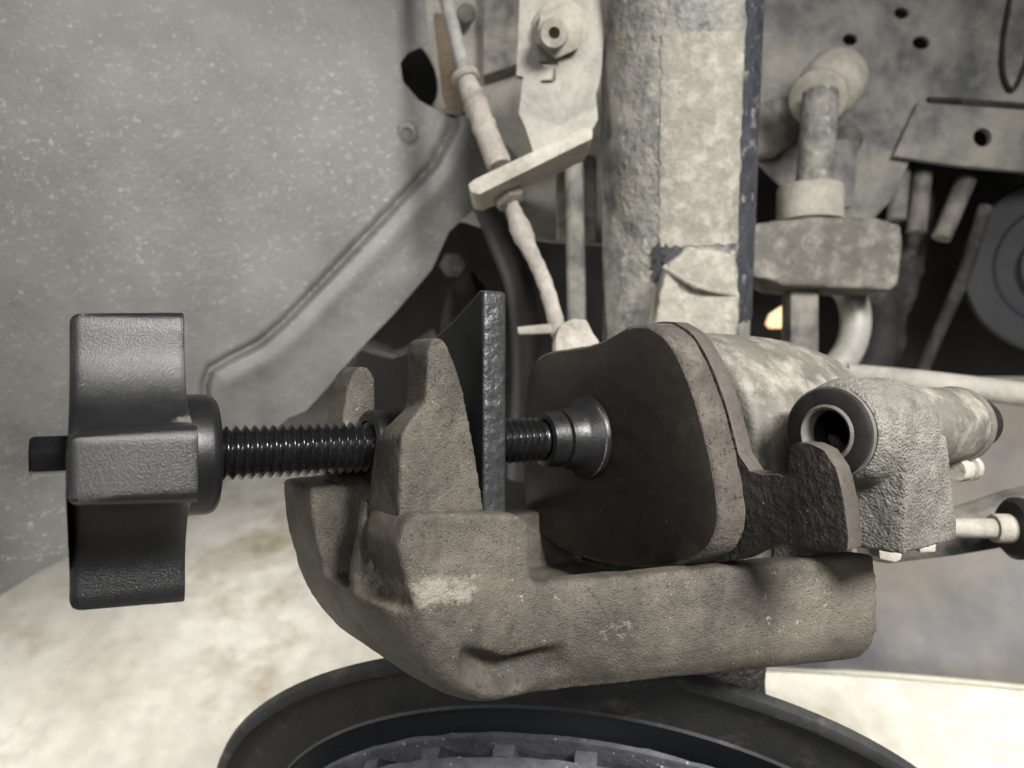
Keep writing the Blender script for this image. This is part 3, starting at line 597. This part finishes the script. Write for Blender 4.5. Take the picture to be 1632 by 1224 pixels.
# ================================================================== BRAKE PAD
pad = thing('brake_pad', L(6, 10, -34), 'worn black brake pad with an eared backing plate inside the caliper', 'brake pad')
def pp(pts, n=5): return [(v.x, v.y) for v in spline([Vector((p[0], p[1], 0)) for p in pts], n)][:-1]
Fo = [(24.5, 31), (30.8, 27.4), (36, 20.5), (40.2, 12), (43.4, 3), (46, -6.5), (47.4, -15), (46.4, -21), (42, -26.5), (33, -30.8), (22, -33.6), (10, -35), (-4, -35.2), (-16, -33.5), (-27, -29), (-31, -20), (-31, 0), (-29.5, 15), (-27.5, 20.5), (-23.5, 24),
      (-17, 25.6), (-8, 26.2), (0, 26.6), (7, 28), (14, 30.4), (19, 31.4)]
Fo = pp(Fo + [Fo[0]], 4)
cxy = (8, -2)
sh = lambda k: [((p[0] - cxy[0]) * k + cxy[0], (p[1] - cxy[1]) * k + cxy[1]) for p in Fo]
bm = bmesh.new(); lay = []
for a_, k in ((0, .955), (.5, .972), (1.2, .982), (4, .99), (6.5, 1.0), (8, 1.003)):
    lay.append([bm.verts.new(L(a_ + (.25 * noise.noise(Vector((p[0] * .2, p[1] * .2, a_))) if 0 < a_ < 8 else 0), p[0] + .35 * noise.noise(Vector((p[0] * .35, p[1] * .35, a_ * .4))) * (a_ > .3), p[1] + .3 * noise.noise(Vector((p[1] * .4, p[0] * .3, a_ * .5 + 5))) * (a_ > .3))) for p in sh(k)])
f0 = bm.faces.new(lay[0]); bm.faces.new(lay[-1][::-1]); n = len(Fo)
for A_, B_ in zip(lay, lay[1:]):
    for i in range(n): bm.faces.new((A_[i], B_[i], B_[(i + 1) % n], A_[(i + 1) % n]))
for f in bm.faces: f.material_index = 1
f0.material_index = 0
link('friction_block', bm_mesh(bm), ['pad', 'padside'], pad, 50)
Bo = [(p[0] * 1.0 + .6, p[1] * 1.012 + .2) for p in Fo]
def plate_poly():
    ear = [(48.6, -5.4), (52, -5.9), (55.7, -5.5), (57.6, -5.9), (58.6, -4.7), (58.9, -1), (59.6, 1.3), (61.6, 2.2), (64.5, 2.1), (67.6, .9), (70.3, -2.6), (71.2, -5.4), (72.2, -9.7), (73.2, -17), (73.0, -19.8), (70, -20.9), (65.9, -21.2), (60, -21.2), (56.5, -21.6), (50, -24.6), (46, -27)]
    up = [p for p in Bo if not (p[0] > 30 and p[1] < -3 and p[1] > -29)]
    # walk: start at the top right and insert the ear where the outline is cut
    k = min(range(len(up)), key=lambda i: abs(up[i][1] + 3) + (0 if up[i][0] > 30 else 1e3))
    i1 = k
    while i1 + 1 < len(up) and up[i1 + 1][0] > 30 and up[i1 + 1][1] > -3: i1 += 1
    return up[:i1 + 1] + ear + up[i1 + 1:]
b_ = WU(plate_poly(), 8.4, 14.0); bevel(b_, .00045, 2, 50)
me = bm_mesh(b_)
o = link('backing_plate', me, ['plateedge', 'plateface'], pad, 30)
for p in me.polygons:
    if abs(p.normal.dot(An)) > .95: p.material_index = 1

# ================================================================== PISTON TOOL
tool = thing('piston_press_tool', T(-60, 0, -29), 'black screw type brake piston press tool with lobed knob and plate', 'hand tool')
T_dir = T(1000, 0, 0) - T(0, 0, 0)
# knob: four lobes
prof = []
NP = 160
rot = R(1.6)
def lobe_r(ph):
    # one lobe every 90 degrees: flat tip, rounded shoulders, scooped flanks
    q = (ph + math.pi / 4) % (math.pi / 2) - math.pi / 4
    rt = 29.0
    best = 0
    # arm slab with corner radius, unioned with hub, minus nothing; flank is a concave arc between neighbouring lobes
    cxa = cya = 24.6; ra = 18.6                      # scoop circle on the diagonal
    s_, c_ = math.sin(abs(q)), math.cos(abs(q))
    # ray / tip plane
    rr = rt / c_
    # ray / scoop circle (first hit)
    bq = cxa * c_ + cya * s_; disc = bq * bq - (cxa * cxa + cya * cya - ra * ra)
    if disc > 0: rr = min(rr, bq - math.sqrt(disc))
    return rr
raw = [(lobe_r(2 * math.pi * k / 720)) for k in range(720)]
smr = raw[:]
for it in range(3): smr = [(smr[k - 2] + smr[k - 1] + smr[k] + smr[(k + 1) % 720] + smr[(k + 2) % 720]) / 5 for k in range(720)]
poly = [(smr[k] * math.cos(2 * math.pi * k / 720 + rot), smr[k] * math.sin(2 * math.pi * k / 720 + rot)) for k in range(0, 720, 3)]
bm = bmesh.new(); lay = []
def off(poly, d):
    out = []
    n_ = len(poly)
    for i, p in enumerate(poly):
        a, b_ = poly[i - 1], poly[(i + 1) % n_]; tx, ty = b_[0] - a[0], b_[1] - a[1]; l_ = math.hypot(tx, ty) or 1
        out.append((p[0] - ty / l_ * d, p[1] + tx / l_ * d))
    return out
for a_, d_ in ((-126.0, 2.6), (-125.9, 1.6), (-125.5, .75), (-124.8, .2), (-124.0, 0), (-118, -.35), (-114, -.55), (-112, -.68), (-110.5, -.78), (-109, -.85), (-107.5, -.92), (-105.9, -1.0), (-105.6, -.8)):
    lay.append([bm.verts.new(T(a_, p[0], p[1])) for p in off(poly, d_)])
n = len(poly)
bm.faces.new(lay[0]); bm.faces.new(lay[-1][::-1])
for A_, B_ in zip(lay, lay[1:]):
    for i in range(n): bm.faces.new((A_[i], A_[(i + 1) % n], B_[(i + 1) % n], B_[i]))
me = bm_mesh(bm)
at_ = me.attributes.new('stain', 'FLOAT', 'POINT'); T0 = T(0, 0, 0)
for i, v in enumerate(me.vertices):          # pale scuff in the upper scoop beside the hub
    q = v.co - T0; a_ = q.dot(T_dir) / T_dir.length_squared * 1000; w_ = q.dot(T(0, 1000, 0) - T0) * 1000; u_ = q.dot(T(0, 0, 1000) - T0) * 1000
    ph_ = math.degrees(math.atan2(u_, w_))
    at_.data[i].value = .95 * math.exp(-((ph_ - 24) / 7) ** 2) * sm(-114, -106.5, a_)
link('knob', me, 'plastic', tool, 50)
link('hub', bm_mesh(lathe(T(-107, 0, 0), T_dir, [(0, 13), (6.2, 13), (7.4, 12.6), (8.2, 11.6), (8.5, 10.2), (8.5, 5)], 64)), 'plastic_smooth', tool)
hx = [(4.15 * math.cos(k * math.pi / 3 + R(20)), 4.15 * math.sin(k * math.pi / 3 + R(20))) for k in range(6)]
bm = bmesh.new(); lay = []
for a_, k in ((-132.8, .82), (-132.3, .97), (-131.9, 1), (-125, 1)): lay.append([bm.verts.new(T(a_, p[0] * k, p[1] * k + .9)) for p in hx])
bm.faces.new(lay[0]); bm.faces.new(lay[-1][::-1])
for A_, B_ in zip(lay, lay[1:]):
    for i in range(6): bm.faces.new((A_[i], A_[(i + 1) % 6], B_[(i + 1) % 6], B_[i]))
bevel(bm, .00025, 2, 40)
link('hex_end', bm_mesh(bm), 'steel_black', tool, 25)
# threaded rod: a real helix
bm = bmesh.new(); pitch, nphi, per = 2.0, 56, 12; a0, a1 = -99.5, -14.2
na = int((a1 - a0) / pitch * per); rings = []
for i in range(na + 1):
    a_ = a0 + (a1 - a0) * i / na; r_ = []
    for k in range(nphi):
        ph = 2 * math.pi * k / nphi; f = ((a_ / pitch) - ph / (2 * math.pi)) % 1; tri = 1 - abs(2 * f - 1)
        tri = max(.06, min(.90, tri)); endf = sm(0, 3, a1 - a_)
        rr = 4.85 + 1.35 * tri * endf
        r_.append(bm.verts.new(T(a_, rr * math.cos(ph), rr * math.sin(ph))))
    rings.append(r_)
for A_, B_ in zip(rings, rings[1:]):
    for k in range(nphi): bm.faces.new((A_[k], A_[(k + 1) % nphi], B_[(k + 1) % nphi], B_[k]))
bm.faces.new(rings[0]); bm.faces.new(rings[-1][::-1])
link('threaded_rod', bm_mesh(bm), 'steel_black', tool, 35)
# press plate with nut boss
po = [(18.6, 36.4), (16.4, 36.8), (10, 33.3), (4.3, 30.4), (-4.9, 26.6), (-14.8, 24.4), (-27.5, 22.5), (-37.5, 23.9), (-48, 25.7), (-52, 24), (-52, -10), (-44, -20), (-20, -23), (-8, -23), (6, -22), (16.8, -21.5), (18.6, -20)]
bm = WU(po, -47.4, -41.0); bevel(bm, .0011, 3, 30)
me = bm_mesh(bm)
for it in range(0): pass
o = link('press_plate', me, ['paint', 'paint_flat'], tool, 45)
for p in me.polygons:
    if abs(p.normal.dot(An)) > .9: p.material_index = 1
link('nut_boss', bm_mesh(lathe(T(-64.8, 0, 0), T_dir, [(0, 6.3), (0, 8.2), (.8, 8.9), (18, 8.9)], 56, caps=False)), 'plastic_smooth', tool)
# swivel cup
cup = link('swivel_cup', bm_mesh(lathe(T(-15.2, 0, 0), T_dir, [(1.2, 4.6), (.2, 6.0), (.6, 7.2), (4.9, 7.9), (5.2, 7.1), (5.7, 7.1), (6.0, 8.1), (10.2, 8.7), (11.0, 9.2), (13.4, 11.3), (14.4, 11.8), (15.1, 11.8), (15.15, 0)], 64)), 'cup', tool, 35)
# tan grime line round the flange
bm = bmesh.new(); g0 = []
for k in range(61):
    ph = R(-150 + 200 * k / 60); wd_ = max(.02, .08 + .35 * noise.noise(Vector((k * .25, 1, 0))))
    g0.append([bm.verts.new(T(a_, r_ * math.cos(ph), r_ * math.sin(ph))) for a_, r_ in ((-1.75 - wd_ * .6, 11.2 - wd_ * .6), (-1.65, 11.5), (-1.45 + wd_ * .4, 11.68 + wd_ * .1), (-1.3, 11.2))])
for A_, B_ in zip(g0, g0[1:]):
    for i in range(3): bm.faces.new((A_[i], A_[i + 1], B_[i + 1], B_[i]))
link('grime_line', bm_mesh(bm), 'padside', cup)
